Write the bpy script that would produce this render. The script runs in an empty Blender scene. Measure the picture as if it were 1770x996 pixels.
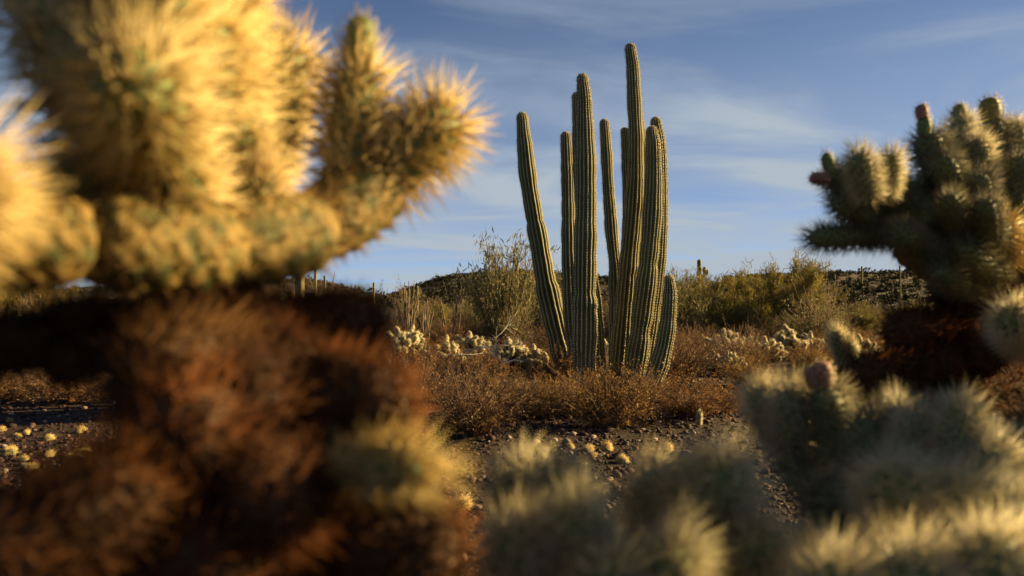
import bpy, math, random
import numpy as np
from mathutils import Vector, Matrix, Quaternion

R = math.radians
S = bpy.context.scene
COL = S.collection
random.seed(7)
RNG = np.random.default_rng(7)

# ------------------------------------------------------------------ camera
CAMZ, F, HOR = 0.81, 1377.0, 530.0           # height (m), focal length and horizon in photo pixels
PITCH = math.atan((HOR - 498.0) / F)
cam = bpy.data.objects.new('camera', bpy.data.cameras.new('camera'))
COL.objects.link(cam)
cam.location = (0, 0, CAMZ)
cam.rotation_euler = (R(90) + PITCH, 0, 0)
cam.data.sensor_width = 36.0
cam.data.lens = 36.0 * F / 1770.0
cam.data.clip_start = 0.02
cam.data.clip_end = 6000
cam.data.dof.use_dof = True
cam.data.dof.focus_distance = 7.15
cam.data.dof.aperture_fstop = 4.2
S.camera = cam

# ------------------------------------------------------------------ light
SUN_EL, SUN_AZ = R(19), R(74)                # azimuth clockwise from +Y (view direction)
world = bpy.data.worlds.new('World'); S.world = world
world.use_nodes = True
nt = world.node_tree; N = nt.nodes; L = nt.links
N.clear()
out = N.new('ShaderNodeOutputWorld')
bg = N.new('ShaderNodeBackground'); bg.inputs['Strength'].default_value = 0.05
sky = N.new('ShaderNodeTexSky'); sky.sky_type = 'NISHITA'; sky.sun_disc = False
sky.sun_elevation = SUN_EL; sky.sun_rotation = SUN_AZ
sky.air_density = 0.30; sky.dust_density = 0.12; sky.ozone_density = 1.6; sky.altitude = 2500
# thin cirrus streaks laid on a flat layer high above
tc = N.new('ShaderNodeTexCoord')
sep = N.new('ShaderNodeSeparateXYZ'); L.new(tc.outputs['Generated'], sep.inputs[0])
mz = N.new('ShaderNodeMath'); mz.operation = 'MAXIMUM'; mz.inputs[1].default_value = 0.0; L.new(sep.outputs['Z'], mz.inputs[0])
az = N.new('ShaderNodeMath'); az.operation = 'ADD'; az.inputs[1].default_value = 0.10; L.new(mz.outputs[0], az.inputs[0])
dv = N.new('ShaderNodeVectorMath'); dv.operation = 'DIVIDE'
cz = N.new('ShaderNodeCombineXYZ')
for k in range(3): L.new(az.outputs[0], cz.inputs[k])
L.new(tc.outputs['Generated'], dv.inputs[0]); L.new(cz.outputs[0], dv.inputs[1])
mp = N.new('ShaderNodeMapping'); mp.inputs['Rotation'].default_value = (0, 0, R(38)); mp.inputs['Scale'].default_value = (0.55, 0.95, 0.0)
mp.inputs['Location'].default_value = (0.7, 0.35, 0)
L.new(dv.outputs[0], mp.inputs[0])
n1 = N.new('ShaderNodeTexNoise'); n1.inputs['Scale'].default_value = 1.1; n1.inputs['Detail'].default_value = 9; n1.inputs['Roughness'].default_value = 0.55
n1.inputs['Distortion'].default_value = 0.9
L.new(mp.outputs[0], n1.inputs['Vector'])
def mth(op, a, b, clamp=False):
    m = N.new('ShaderNodeMath'); m.operation = op; m.use_clamp = clamp
    for k, v in enumerate((a, b)):
        if isinstance(v, (int, float)): m.inputs[k].default_value = v
        else: L.new(v, m.inputs[k])
    return m.outputs[0]
def ramp(v, lo, hi):
    m = N.new('ShaderNodeMapRange'); m.interpolation_type = 'SMOOTHSTEP'
    m.inputs['From Min'].default_value = lo; m.inputs['From Max'].default_value = hi; L.new(v, m.inputs['Value'])
    return m.outputs[0]
n2 = N.new('ShaderNodeTexNoise'); n2.inputs['Scale'].default_value = 0.55; n2.inputs['Detail'].default_value = 3; n2.inputs['Distortion'].default_value = 0.5
L.new(mp.outputs[0], n2.inputs['Vector'])
wisps = mth('MULTIPLY', ramp(n1.outputs['Fac'], 0.40, 0.74), 0.8)
low = mth('SUBTRACT', 1.0, ramp(sep.outputs['Z'], 0.0, 0.42))                     # the veil thickens where one looks through more of it
veil = mth('MULTIPLY', mth('ADD', mth('MULTIPLY', low, 0.80), 0.12), ramp(n2.outputs['Fac'], 0.10, 0.62))
cover = mth('ADD', veil, mth('MULTIPLY', wisps, mth('ADD', mth('MULTIPLY', low, 0.6), 0.4)), True)
tint = N.new('ShaderNodeMixRGB'); tint.blend_type = 'MULTIPLY'; tint.inputs[0].default_value = 1; tint.inputs[2].default_value = (0.80, 0.99, 1.05, 1)
L.new(sky.outputs[0], tint.inputs[1])
mix = N.new('ShaderNodeMixRGB'); L.new(cover, mix.inputs[0]); L.new(tint.outputs[0], mix.inputs[1])
mix.inputs[2].default_value = (2.4, 2.8, 3.2, 1)
L.new(mix.outputs[0], bg.inputs['Color']); L.new(bg.outputs[0], out.inputs[0])

sun = bpy.data.objects.new('sun', bpy.data.lights.new('sun', 'SUN')); COL.objects.link(sun)
sun.data.energy = 5.0; sun.data.angle = R(0.55); sun.data.color = (1.0, 0.71, 0.31)
SUNV = Vector((math.sin(SUN_AZ) * math.cos(SUN_EL), math.cos(SUN_AZ) * math.cos(SUN_EL), math.sin(SUN_EL)))
sun.rotation_euler = SUNV.to_track_quat('Z', 'Y').to_euler()
sun.location = SUNV * 50

vs = S.view_settings
vs.view_transform = 'Standard'; vs.look = 'None'; vs.gamma = 1.0; vs.exposure = 1.85; vs.use_curve_mapping = False
cy = S.cycles
cy.max_bounces = 6; cy.diffuse_bounces = 3; cy.glossy_bounces = 2; cy.transmission_bounces = 4; cy.transparent_max_bounces = 4
cy.sample_clamp_indirect = 4.0

# ------------------------------------------------------------------ helpers
cp, sp = math.cos(PITCH), math.sin(PITCH)
def at(px, py, d):
    """world point seen at photo pixel (px, py) at distance d along the view axis"""
    x = (px - 885.0) / F * d; v = (498.0 - py) / F * d
    return Vector((x, d * cp - v * sp, CAMZ + d * sp + v * cp))

def mesh(name, V, faces, mats, mat_idx=None, smooth=False, col=None):
    """faces: list of (n,k) int arrays"""
    me = bpy.data.meshes.new(name)
    V = np.asarray(V, dtype=np.float32).reshape(-1, 3)
    faces = [np.asarray(f, dtype=np.int32) for f in faces if len(f)]
    me.vertices.add(len(V)); me.vertices.foreach_set('co', V.ravel())
    loops = np.concatenate([f.ravel() for f in faces])
    sizes = np.concatenate([np.full(len(f), f.shape[1], np.int32) for f in faces])
    starts = np.concatenate([[0], np.cumsum(sizes)[:-1]]).astype(np.int32)
    me.loops.add(len(loops)); me.loops.foreach_set('vertex_index', loops)
    me.polygons.add(len(sizes)); me.polygons.foreach_set('loop_start', starts)
    me.polygons.foreach_set('loop_total', sizes)
    if smooth: me.polygons.foreach_set('use_smooth', np.ones(len(sizes), bool))
    for m in (mats if isinstance(mats, (list, tuple)) else [mats]): me.materials.append(m)
    if mat_idx is not None: me.polygons.foreach_set('material_index', np.asarray(mat_idx, np.int32))
    if col is not None:
        a = me.color_attributes.new('tint', 'FLOAT_COLOR', 'POINT')
        a.data.foreach_set('color', np.asarray(col, np.float32).ravel())
    me.update(calc_edges=True)
    return me

class MB:
    """collects vertices and faces (tris / quads) of one mesh"""
    def __init__(s): s.V = []; s.T = []; s.Q = []; s.n = 0; s.C = []
    def add(s, V, tris=None, quads=None, c=None):
        V = np.asarray(V, dtype=float).reshape(-1, 3)
        if tris is not None and len(tris): s.T.append(np.asarray(tris) + s.n)
        if quads is not None and len(quads): s.Q.append(np.asarray(quads) + s.n)
        s.V.append(V); s.n += len(V)
        if c is not None: s.C.append(np.broadcast_to(np.asarray(c, float), (len(V), 4)))
    def build(s, name, mats, smooth=False):
        fs = []
        if s.T: fs.append(np.concatenate(s.T))
        if s.Q: fs.append(np.concatenate(s.Q))
        return mesh(name, np.concatenate(s.V), fs, mats, smooth=smooth, col=np.concatenate(s.C) if s.C else None)

def frames(D):
    D = D / np.linalg.norm(D, axis=1, keepdims=True)
    up = np.where(np.abs(D[:, 2:3]) < 0.9, np.array([[0, 0, 1.0]]), np.array([[1.0, 0, 0]]))
    U = np.cross(D, up); U /= np.linalg.norm(U, axis=1, keepdims=True)
    return D, U, np.cross(D, U)

def spikes(P, D, Ln, r):
    """thin three-sided cones: base P, direction D, length Ln, base radius r"""
    P = np.asarray(P, float); D, U, W = frames(np.asarray(D, float)); n = len(P)
    Ln = np.broadcast_to(Ln, (n,)); r = np.broadcast_to(r, (n,))
    V = np.empty((n, 4, 3))
    for k in range(3):
        a = k * 2.0944
        V[:, k] = P + (U * math.cos(a) + W * math.sin(a)) * r[:, None]
    V[:, 3] = P + D * Ln[:, None]
    i = np.arange(n)[:, None] * 4
    T = np.concatenate([i + [0, 1, 3], i + [1, 2, 3], i + [2, 0, 3]])
    return V.reshape(-1, 3), T

def tube(pts, rad, seg=6, cap=True):
    """tube along a polyline with a radius per point"""
    pts = np.asarray(pts, float); n = len(pts); rad = np.broadcast_to(rad, (n,))
    tg = np.gradient(pts, axis=0); tg /= np.linalg.norm(tg, axis=1, keepdims=True)
    ref = np.array([1.0, 0, 0]) if abs(tg[0, 0]) < 0.8 else np.array([0, 1.0, 0])
    V = []
    u = np.cross(tg[0], ref); u /= np.linalg.norm(u)
    for i in range(n):
        u = u - tg[i] * np.dot(u, tg[i]); u /= np.linalg.norm(u); w = np.cross(tg[i], u)
        a = np.arange(seg) * 2 * math.pi / seg
        V.append(pts[i] + (np.cos(a)[:, None] * u + np.sin(a)[:, None] * w) * rad[i])
    V = np.concatenate(V)
    q = []
    for i in range(n - 1):
        for k in range(seg):
            k2 = (k + 1) % seg
            q.append((i * seg + k, i * seg + k2, (i + 1) * seg + k2, (i + 1) * seg + k))
    T = []
    if cap:
        V = np.concatenate([V, pts[-1:] + tg[-1:] * rad[-1] * 0.5])
        T = [((n - 1) * seg + k, (n - 1) * seg + (k + 1) % seg, n * seg) for k in range(seg)]
    return V, T, q

def spline(ctrl, step):
    """Catmull-Rom through control points (any number of columns), resampled"""
    c = np.asarray(ctrl, float); c = np.vstack([2 * c[0] - c[1], c, 2 * c[-1] - c[-2]])
    o = []
    for i in range(1, len(c) - 2):
        m = max(2, int(np.linalg.norm((c[i + 1] - c[i])[:3]) / step))
        t = np.arange(m)[:, None] / m
        o.append(0.5 * (2 * c[i] + (c[i + 1] - c[i - 1]) * t + (2 * c[i - 1] - 5 * c[i] + 4 * c[i + 1] - c[i + 2]) * t**2 + (3 * c[i] - c[i - 1] - 3 * c[i + 1] + c[i + 2]) * t**3))
    return np.vstack(o + [c[-2:-1]])

def link(name, data, parent=None, M=None):
    o = bpy.data.objects.new(name, data); COL.objects.link(o)
    if parent is not None: o.parent = parent
    if M is not None: o.matrix_basis = M
    return o
def tag(o, label=None, cat=None, group=None, kind=None):
    if label: o['label'] = label
    if cat: o['category'] = cat
    if group: o['group'] = group
    if kind: o['kind'] = kind
    return o
def thing(name, loc, label, cat, group=None, rz=0.0, scale=1.0):
    o = link(name, None); o.empty_display_size = 0.1
    o.location = loc; o.rotation_euler = (0, 0, rz); o.scale = (scale,) * 3
    return tag(o, label, cat, group)
def copy_tree(o, parent=None):
    c = o.copy(); COL.objects.link(c); c.parent = parent
    for ch in list(o.children): copy_tree(ch, c)
    return c

# ------------------------------------------------------------------ materials
def material(name, c1, c2=None, scale=20.0, rough=0.8, trans=0.0, bump=0.0, bscale=60.0, rand=0.0, attr=False, spec=0.25, tcol=None, coord='Object', hi=0.65, lo=0.35):
    m = bpy.data.materials.new(name); m.use_nodes = True
    t = m.node_tree; n = t.nodes; l = t.links
    p = n['Principled BSDF']; o = n['Material Output']
    p.inputs['Roughness'].default_value = rough
    p.inputs['Specular IOR Level'].default_value = spec
    co = n.new('ShaderNodeTexCoord')
    no = n.new('ShaderNodeTexNoise'); no.inputs['Scale'].default_value = scale; no.inputs['Detail'].default_value = 5
    l.new(co.outputs[coord], no.inputs['Vector'])
    rp = n.new('ShaderNodeValToRGB'); rp.color_ramp.elements[0].position = lo; rp.color_ramp.elements[1].position = hi
    rp.color_ramp.elements[0].color = (*c1, 1); rp.color_ramp.elements[1].color = (*(c2 or c1), 1)
    l.new(no.outputs['Fac'], rp.inputs[0])
    c = rp.outputs[0]
    if attr:
        a = n.new('ShaderNodeAttribute'); a.attribute_name = 'tint'
        mm = n.new('ShaderNodeMixRGB'); mm.blend_type = 'MULTIPLY'; mm.inputs[0].default_value = 1
        l.new(c, mm.inputs[1]); l.new(a.outputs['Color'], mm.inputs[2]); c = mm.outputs[0]
    if rand:
        oi = n.new('ShaderNodeObjectInfo'); hs = n.new('ShaderNodeHueSaturation')
        mr = n.new('ShaderNodeMapRange'); mr.inputs['To Min'].default_value = 1 - rand; mr.inputs['To Max'].default_value = 1 + rand
        l.new(oi.outputs['Random'], mr.inputs['Value']); l.new(mr.outputs[0], hs.inputs['Value'])
        mh = n.new('ShaderNodeMapRange'); mh.inputs['To Min'].default_value = 0.5 + rand * 0.05; mh.inputs['To Max'].default_value = 0.5 - rand * 0.05
        ml = n.new('ShaderNodeMath'); ml.operation = 'MULTIPLY'; ml.inputs[1].default_value = 7.31
        fr = n.new('ShaderNodeMath'); fr.operation = 'FRACT'
        l.new(oi.outputs['Random'], ml.inputs[0]); l.new(ml.outputs[0], fr.inputs[0]); l.new(fr.outputs[0], mh.inputs['Value'])
        l.new(mh.outputs[0], hs.inputs['Hue']); l.new(c, hs.inputs['Color']); c = hs.outputs[0]
    l.new(c, p.inputs['Base Color'])
    if bump:
        b = n.new('ShaderNodeBump'); b.inputs['Strength'].default_value = bump; b.inputs['Distance'].default_value = 0.02
        n2 = n.new('ShaderNodeTexNoise'); n2.inputs['Scale'].default_value = bscale; n2.inputs['Detail'].default_value = 6
        l.new(co.outputs[coord], n2.inputs['Vector']); l.new(n2.outputs['Fac'], b.inputs['Height']); l.new(b.outputs[0], p.inputs['Normal'])
    if trans:
        tr = n.new('ShaderNodeBsdfTranslucent'); mx = n.new('ShaderNodeMixShader'); mx.inputs[0].default_value = trans
        if tcol: tr.inputs[0].default_value = (*tcol, 1)
        else: l.new(c, tr.inputs[0])
        l.new(p.outputs[0], mx.inputs[1]); l.new(tr.outputs[0], mx.inputs[2]); l.new(mx.outputs[0], o.inputs['Surface'])
    return m

M_SPINE = material('straw_spines', (.54, .48, .29), (.74, .67, .45), 40, 0.5, trans=0.5, rand=0.1, spec=0.4)
M_PALE = material('pale_spines', (.62, .53, .34), (.80, .71, .50), 40, 0.5, trans=0.4, rand=0.1)  # far chollas' straw spines, lightened to stand in for full sun
M_SHADESPINE = material('grey_straw_spines', (.19, .18, .105), (.36, .32, .20), 40, 0.5, trans=0.5, rand=0.12)  # shaded twin of the straw spines, darkened so lit tips stand out
M_GOLD = material('golden_spines', (.46, .33, .115), (.80, .66, .33), 30, 0.5, trans=0.5, rand=0.12, spec=0.4)
M_RUSTSPINE = material('rusty_old_spines', (.13, .062, .017), (.34, .20, .06), 30, 0.6, trans=0.4, rand=0.1)
M_DEAD = material('dead_brown_spines', (.036, .013, .003), (.19, .074, .016), 22, 0.8, trans=0.45, rand=0.25)
M_FLESH = material('cholla_flesh', (.09, .12, .045), (.15, .17, .06), 30, 0.6, bump=0.3, bscale=120, rand=0.12)
M_OLDFLESH = material('old_cholla_flesh', (.055, .062, .016), (.20, .125, .03), 80, 0.7, bump=0.4, bscale=120, rand=0.1)
M_BARK = material('dead_cholla_bark', (.05, .028, .014), (.11, .06, .03), 30, 0.9, bump=0.8, bscale=80)
M_PINK = material('pink_fruit', (.25, .11, .08), (.34, .17, .11), 50, 0.6, bump=0.3, bscale=150, trans=0.1)
M_YELLOWFRUIT = material('yellow_green_fruit', (.17, .16, .035), (.28, .24, .06), 50, 0.6, bump=0.3, bscale=150, trans=0.1)
M_NEWGREEN = material('fresh_green_growth', (.10, .14, .035), (.19, .21, .06), 50, 0.6, bump=0.3, bscale=150, trans=0.1)
M_ORGAN = material('organ_pipe_skin', (.036, .047, .012), (.075, .078, .021), 5, 0.55, bump=0.25, bscale=50, spec=0.35, rand=0.08)
M_ORGAN_OLD = material('weathered_organ_pipe_skin', (.048, .050, .017), (.10, .078, .030), 4, 0.65, bump=0.4, bscale=40, rand=0.08)
M_CORK = material('corky_base', (.07, .048, .024), (.17, .115, .06), 9, 0.9, bump=0.7, bscale=60)
M_CREST = material('pale_rib_crest', (.17, .16, .055), (.30, .265, .10), 6, 0.65, bump=0.3, bscale=60)  # crests are pale; lightened against darker furrows to stand in for sunlit ribs
M_AREOLE = material('areole_felt', (.50, .43, .26), (.70, .61, .40), 60, 0.9)
M_OSPINE = material('grey_spines', (.07, .055, .04), (.22, .18, .12), 60, 0.6)
M_GROUND = material('desert_soil', (.010, .005, .003), (.030, .014, .008), 2.3, 0.95, bump=1.0, bscale=38, coord='Object')
M_GRAVEL = material('gravel', (.75, .75, .75), (1, 1, 1), 30, 0.75, attr=True, bump=0.3, bscale=200)
M_STONE = material('stone', (.17, .115, .09), (.34, .26, .21), 14, 0.8, bump=0.5, bscale=60, rand=0.3)
M_HILL = material('hill_soil', (.020, .013, .008), (.045, .028, .017), 0.08, 0.95, bump=0.5, bscale=1.2)
M_RUST = material('rust_brown_leaves', (.13, .068, .020), (.30, .17, .056), 9, 0.7, trans=0.35, rand=0.22)
M_TAN = material('tan_dry_leaves', (.16, .095, .042), (.32, .21, .10), 9, 0.7, trans=0.3, rand=0.2)
M_OLIVE = material('olive_twigs', (.115, .098, .020), (.25, .20, .048), 2.5, 0.7, trans=0.3, rand=0.18)
M_GREYGREEN = material('grey_green_leaves', (.095, .092, .035), (.20, .18, .075), 3, 0.7, trans=0.3, rand=0.15)
M_TWIG = material('dry_twigs', (.07, .04, .022), (.17, .10, .055), 12, 0.85)
M_PVBARK = material('palo_verde_bark', (.07, .07, .025), (.14, .12, .05), 6, 0.8)
M_WHITEWOOD = material('bleached_wood', (.38, .33, .28), (.58, .53, .46), 20, 0.8, bump=0.3)
M_SAGUARO = material('saguaro_skin', (.10, .09, .035), (.18, .15, .06), 3, 0.7, bump=0.2, rand=0.1)
M_FARSCRUB = material('far_scrub', (.008, .009, .003), (.026, .024, .008), 0.25, 0.8, trans=0.2)
M_OCOTILLO = material('ocotillo_bark', (.09, .065, .04), (.19, .14, .085), 10, 0.85, bump=0.4)

# ------------------------------------------------------------------ ground and hills
def gz(x, y):
    d = np.hypot(x, y)
    k = np.clip((d - 5) / 40, 0, 1)
    z = 0.018 * np.sin(1.3 * x + 0.7) * np.cos(1.1 * y) + 0.010 * np.sin(3.1 * x + 1.7 * y)
    z = z + k * (0.25 * np.sin(0.13 * x + 0.4) * np.cos(0.10 * y + 0.3) + 0.12 * np.sin(0.31 * x - 0.23 * y))
    return z
def gp(px, d):
    """ground point under photo column px at view distance d"""
    x = (px - 885.0) / F * d
    return Vector((x, d, float(gz(x, d))))

na = 300
rad = np.concatenate([[0.05], np.geomspace(0.3, 3500, 150)])
ang = np.arange(na) * 2 * math.pi / na
X = np.outer(rad, np.sin(ang)); Y = np.outer(rad, np.cos(ang)); Z = gz(X, Y)
V = np.stack([X, Y, Z], -1).reshape(-1, 3)
i, j = np.meshgrid(np.arange(len(rad) - 1), np.arange(na), indexing='ij'); i = i.ravel(); j = j.ravel(); j2 = (j + 1) % na
Q = np.stack([i * na + j, (i + 1) * na + j, (i + 1) * na + j2, i * na + j2], -1)[:, ::-1]
me = mesh('ground', V, [Q, np.arange(na)[None, :]], M_GROUND, smooth=True)
tag(link('ground', me), kind='structure')

def vnoise(x, y, seed=0):
    o = 0
    r = np.random.default_rng(seed)
    for k in range(14):
        a = r.uniform(0, 6.28); f = 0.6 * 1.45 ** k; ph = r.uniform(0, 6.28)
        o = o + np.sin((x * math.cos(a) + y * math.sin(a)) * f + ph) / (1.35 ** k)
    return o / 3.2

def hill(name, profile, dist, near, far, seed, nscale, namp, nx=220, ny=60):
    """ridge whose skyline follows profile [(photo column, photo row)] at a distance, falling to the plain in front and behind"""
    pr = np.asarray(profile, float)
    xs = (pr[:, 0] - 885) / F * dist; zs = CAMZ + (HOR - pr[:, 1]) / F * dist
    x = np.linspace(xs[0], xs[-1], nx); z = np.interp(x, xs, zs)
    y = np.concatenate([np.linspace(near, dist, ny * 2 // 3), np.linspace(dist, far, ny // 3 + 1)[1:]])
    Xg, Yg = np.meshgrid(x, y, indexing='ij')
    t = np.where(Yg <= dist, (Yg - near) / (dist - near), (far - Yg) / (far - dist))
    s = t * t * (3 - 2 * t)
    e = np.clip(np.minimum(np.arange(nx), np.arange(nx)[::-1]) / (nx * 0.12), 0, 1)[:, None]; e = e * e * (3 - 2 * e)
    h = z[:, None] * s * e + vnoise(Xg / nscale, Yg / nscale, seed) * namp * s - 1.2 * (1 - s * e)
    V = np.stack([Xg, Yg, h], -1).reshape(-1, 3); m = len(y)
    i, j = np.meshgrid(np.arange(nx - 1), np.arange(m - 1), indexing='ij'); i = i.ravel(); j = j.ravel()
    Q = np.stack([i * m + j, (i + 1) * m + j, (i + 1) * m + j + 1, i * m + j + 1], -1)
    tag(link(name, mesh(name, V, [Q], M_HILL, smooth=True)), kind='structure')
    return x, y, h

def scrub(name, grid, count, size, tris, label, seed):
    """low bushes all over a far slope, seen as one mass"""
    x, y, h = grid; r = np.random.default_rng(seed)
    a = r.uniform(0.02, 0.98, count) * (len(x) - 1); b = r.uniform(0.05, 0.85, count) * (len(y) - 1)
    ia = a.astype(int); ib = b.astype(int)
    fa = a - ia; fb = b - ib
    px = x[ia] * (1 - fa) + x[ia + 1] * fa; py = y[ib] * (1 - fb) + y[ib + 1] * fb
    pz = (h[ia, ib] * (1 - fa) + h[ia + 1, ib] * fa) * (1 - fb) + (h[ia, ib + 1] * (1 - fa) + h[ia + 1, ib + 1] * fa) * fb
    sz = size * r.lognormal(0, 0.35, count)
    n = count * tris
    u = r.normal(size=(n, 3)); u /= np.linalg.norm(u, axis=1, keepdims=True); u *= r.uniform(0.35, 1, (n, 1)) ** 0.6
    u[:, 2] = np.abs(u[:, 2]) * 0.95
    s = np.repeat(sz, tris)[:, None]
    c = np.repeat(np.stack([px, py, pz], -1), tris, 0) + u * s * [1, 1, 0.85] + [0, 0, -0.05]
    d1 = r.normal(size=(n, 3)); d2 = r.normal(size=(n, 3))
    V = np.stack([c + d1 * s * 0.16, c - d1 * s * 0.14 + d2 * s * 0.08, c - d2 * s * 0.16], 1).reshape(-1, 3)
    T = np.arange(n * 3).reshape(-1, 3)
    tag(link(name, mesh(name, V, [T], M_FARSCRUB)), label, 'scrub', kind='stuff')

g1 = hill('hill_right', [(1080, 520), (1180, 497), (1260, 484), (1330, 481), (1420, 478), (1560, 477), (1680, 472), (1850, 470), (2150, 478), (2700, 500)], 105, 48, 190, 3, 9, 0.35)
g2 = hill('hill_left', [(560, 540), (640, 520), (690, 513), (720, 500), (750, 489), (790, 479), (840, 475), (900, 472), (960, 474), (1020, 480), (1080, 486), (1160, 494), (1300, 510), (1500, 530)], 260, 150, 420, 5, 22, 0.8)
g3 = hill('hill_far', [(-700, 520), (-300, 508), (0, 505), (250, 496), (430, 482), (520, 482), (565, 487), (590, 496), (625, 507), (680, 514), (800, 520), (1000, 530)], 330, 200, 520, 8, 26, 0.8)
scrub('hillside_scrub', g1, 4600, 0.5, 44, 'dark low scrub covering the long ridge behind the palo verde trees', 1)
scrub('hillside_scrub', g2, 2600, 1.25, 34, 'dark low scrub covering the round hill behind the ocotillo', 2)
scrub('hillside_scrub', g3, 2200, 1.3, 24, 'low scrub on the far brown hill behind the saguaro trunks', 3)

# ------------------------------------------------------------------ gravel
ICO_V = np.array([[0, 0, 1], [.894, 0, .447], [.276, .851, .447], [-.724, .526, .447], [-.724, -.526, .447], [.276, -.851, .447],
                  [.724, .526, -.447], [-.276, .851, -.447], [-.894, 0, -.447], [-.276, -.851, -.447], [.724, -.526, -.447], [0, 0, -1]])
ICO_T = np.array([[0, 1, 2], [0, 2, 3], [0, 3, 4], [0, 4, 5], [0, 5, 1], [1, 6, 2], [2, 7, 3], [3, 8, 4], [4, 9, 5], [5, 10, 1],
                  [2, 6, 7], [3, 7, 8], [4, 8, 9], [5, 9, 10], [1, 10, 6], [6, 11, 7], [7, 11, 8], [8, 11, 9], [9, 11, 10], [10, 11, 6]])
def gravel(n):
    r = np.random.default_rng(11)
    d = np.exp(r.uniform(math.log(1.6), math.log(9.5), n)); px = r.uniform(-120, 1890, n)
    x = (px - 885) / F * d; y = d; z = gz(x, y)
    s = np.clip(r.lognormal(math.log(0.0070), 0.62, n), 0.0035, 0.04) * (0.75 + d * 0.055)
    V = ICO_V[None] * (1 + r.uniform(-0.28, 0.28, (n, 12, 1)))
    V = V * (s[:, None] * r.uniform([0.8, 0.7, 0.45], [1.3, 1.1, 0.85], (n, 3)))[:, None, :]
    a = r.uniform(0, 6.28, n); ca, sa = np.cos(a)[:, None], np.sin(a)[:, None]
    V = np.stack([V[..., 0] * ca - V[..., 1] * sa, V[..., 0] * sa + V[..., 1] * ca, V[..., 2]], -1)
    V += np.stack([x, y, z + s * 0.22], -1)[:, None, :]
    T = (ICO_T[None] + np.arange(n)[:, None, None] * 12).reshape(-1, 3)
    base = np.array([[.045, .018, .012], [.085, .034, .022], [.022, .011, .008], [.15, .085, .06], [.34, .26, .21]])
    c = base[r.choice(5, n, p=[.34, .26, .22, .12, .06])] * r.uniform(0.4, 0.95, (n, 1))
    C = np.concatenate([np.repeat(c, 12, 0), np.ones((n * 12, 1))], 1)
    tag(link('gravel', mesh('gravel', V.reshape(-1, 3), [T], M_GRAVEL, col=C)), 'dark red-brown gravel strewn over the desert floor', 'gravel', kind='stuff')
gravel(48000)

def stone_mesh(seed):
    r = np.random.default_rng(seed)
    import bmesh
    bm = bmesh.new(); bmesh.ops.create_icosphere(bm, subdivisions=2, radius=1)
    pl = r.normal(size=(9, 3)); pl /= np.linalg.norm(pl, axis=1, keepdims=True)
    for v in bm.verts:
        p = np.array(v.co)
        for q in pl:
            k = p @ q - 0.72
            if k > 0: p = p - q * k
        v.co = p * [1.15, 0.85, 0.6]
    me = bpy.data.meshes.new('stone'); bm.to_mesh(me); bm.free(); me.materials.append(M_STONE)
    return me

# ------------------------------------------------------------------ cholla joints
GOLDEN = math.pi * (3 - math.sqrt(5))
def joint_lattice(Ln, r, spacing):
    """areoles: position on the surface, outward normal"""
    n = max(20, int((2 * math.pi * r * Ln + 2 * math.pi * r * r) / spacing ** 2))
    k = np.arange(n); s = (k + 0.5) / n * Ln; th = k * GOLDEN
    rr, nzv = prof(s, Ln, r)
    P = np.stack([rr * np.cos(th), rr * np.sin(th), s], -1)
    Nn = np.stack([np.cos(th) * np.sqrt(1 - nzv ** 2), np.sin(th) * np.sqrt(1 - nzv ** 2), nzv], -1)
    return P, Nn, s, th
def prof(s, Ln, r):
    cap = min(Ln * 0.4, r * 1.5)
    t = np.clip((s - (Ln - cap)) / cap, 0, 1); b = np.clip(s / (Ln * 0.35), 0, 1)
    rr = r * np.sqrt(np.clip(1 - t ** 2.2, 0.0, 1)) * (0.66 + 0.34 * np.sin(b * math.pi / 2))
    nz = np.clip(t ** 1.6, 0, 0.995) - 0.12 * (1 - b)
    return np.maximum(rr, 0.0006), nz
def joint_body(name, Ln, r, mat, seed, spacing=0.0115, bumph=0.0032, seg=26, dz=0.0036):
    P, Nn, s, th = joint_lattice(Ln, r, spacing)
    m = max(6, int(Ln / dz)); sg = (1 - (1 - np.linspace(0, 1, m)) ** 1.15) * Ln
    a = np.arange(seg) * 2 * math.pi / seg
    rr, nz = prof(sg, Ln, r)
    dth = (a[None, :, None] - th[None, None, :] + math.pi) % (2 * math.pi) - math.pi
    d2 = (dth * np.maximum(rr, 0.3 * r)[:, None, None]) ** 2 + (sg[:, None, None] - s[None, None, :] + 0.15 * spacing) ** 2 * 0.6
    bump = bumph * np.clip(1 - d2.min(-1) / (spacing * 0.62) ** 2, 0, 1)
    R2 = rr[:, None] + bump * np.minimum(1, rr / r * 1.6)[:, None]
    V = np.stack([R2 * np.cos(a), R2 * np.sin(a), np.broadcast_to(sg[:, None], R2.shape)], -1).reshape(-1, 3)
    i, j = np.meshgrid(np.arange(m - 1), np.arange(seg), indexing='ij'); i = i.ravel(); j = j.ravel(); j2 = (j + 1) % seg
    Q = np.stack([i * seg + j, i * seg + j2, (i + 1) * seg + j2, (i + 1) * seg + j], -1)
    return mesh(name, V, [Q, np.arange(seg)[None, ::-1], ((m - 1) * seg + np.arange(seg))[None, :]], mat, smooth=True)
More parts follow.
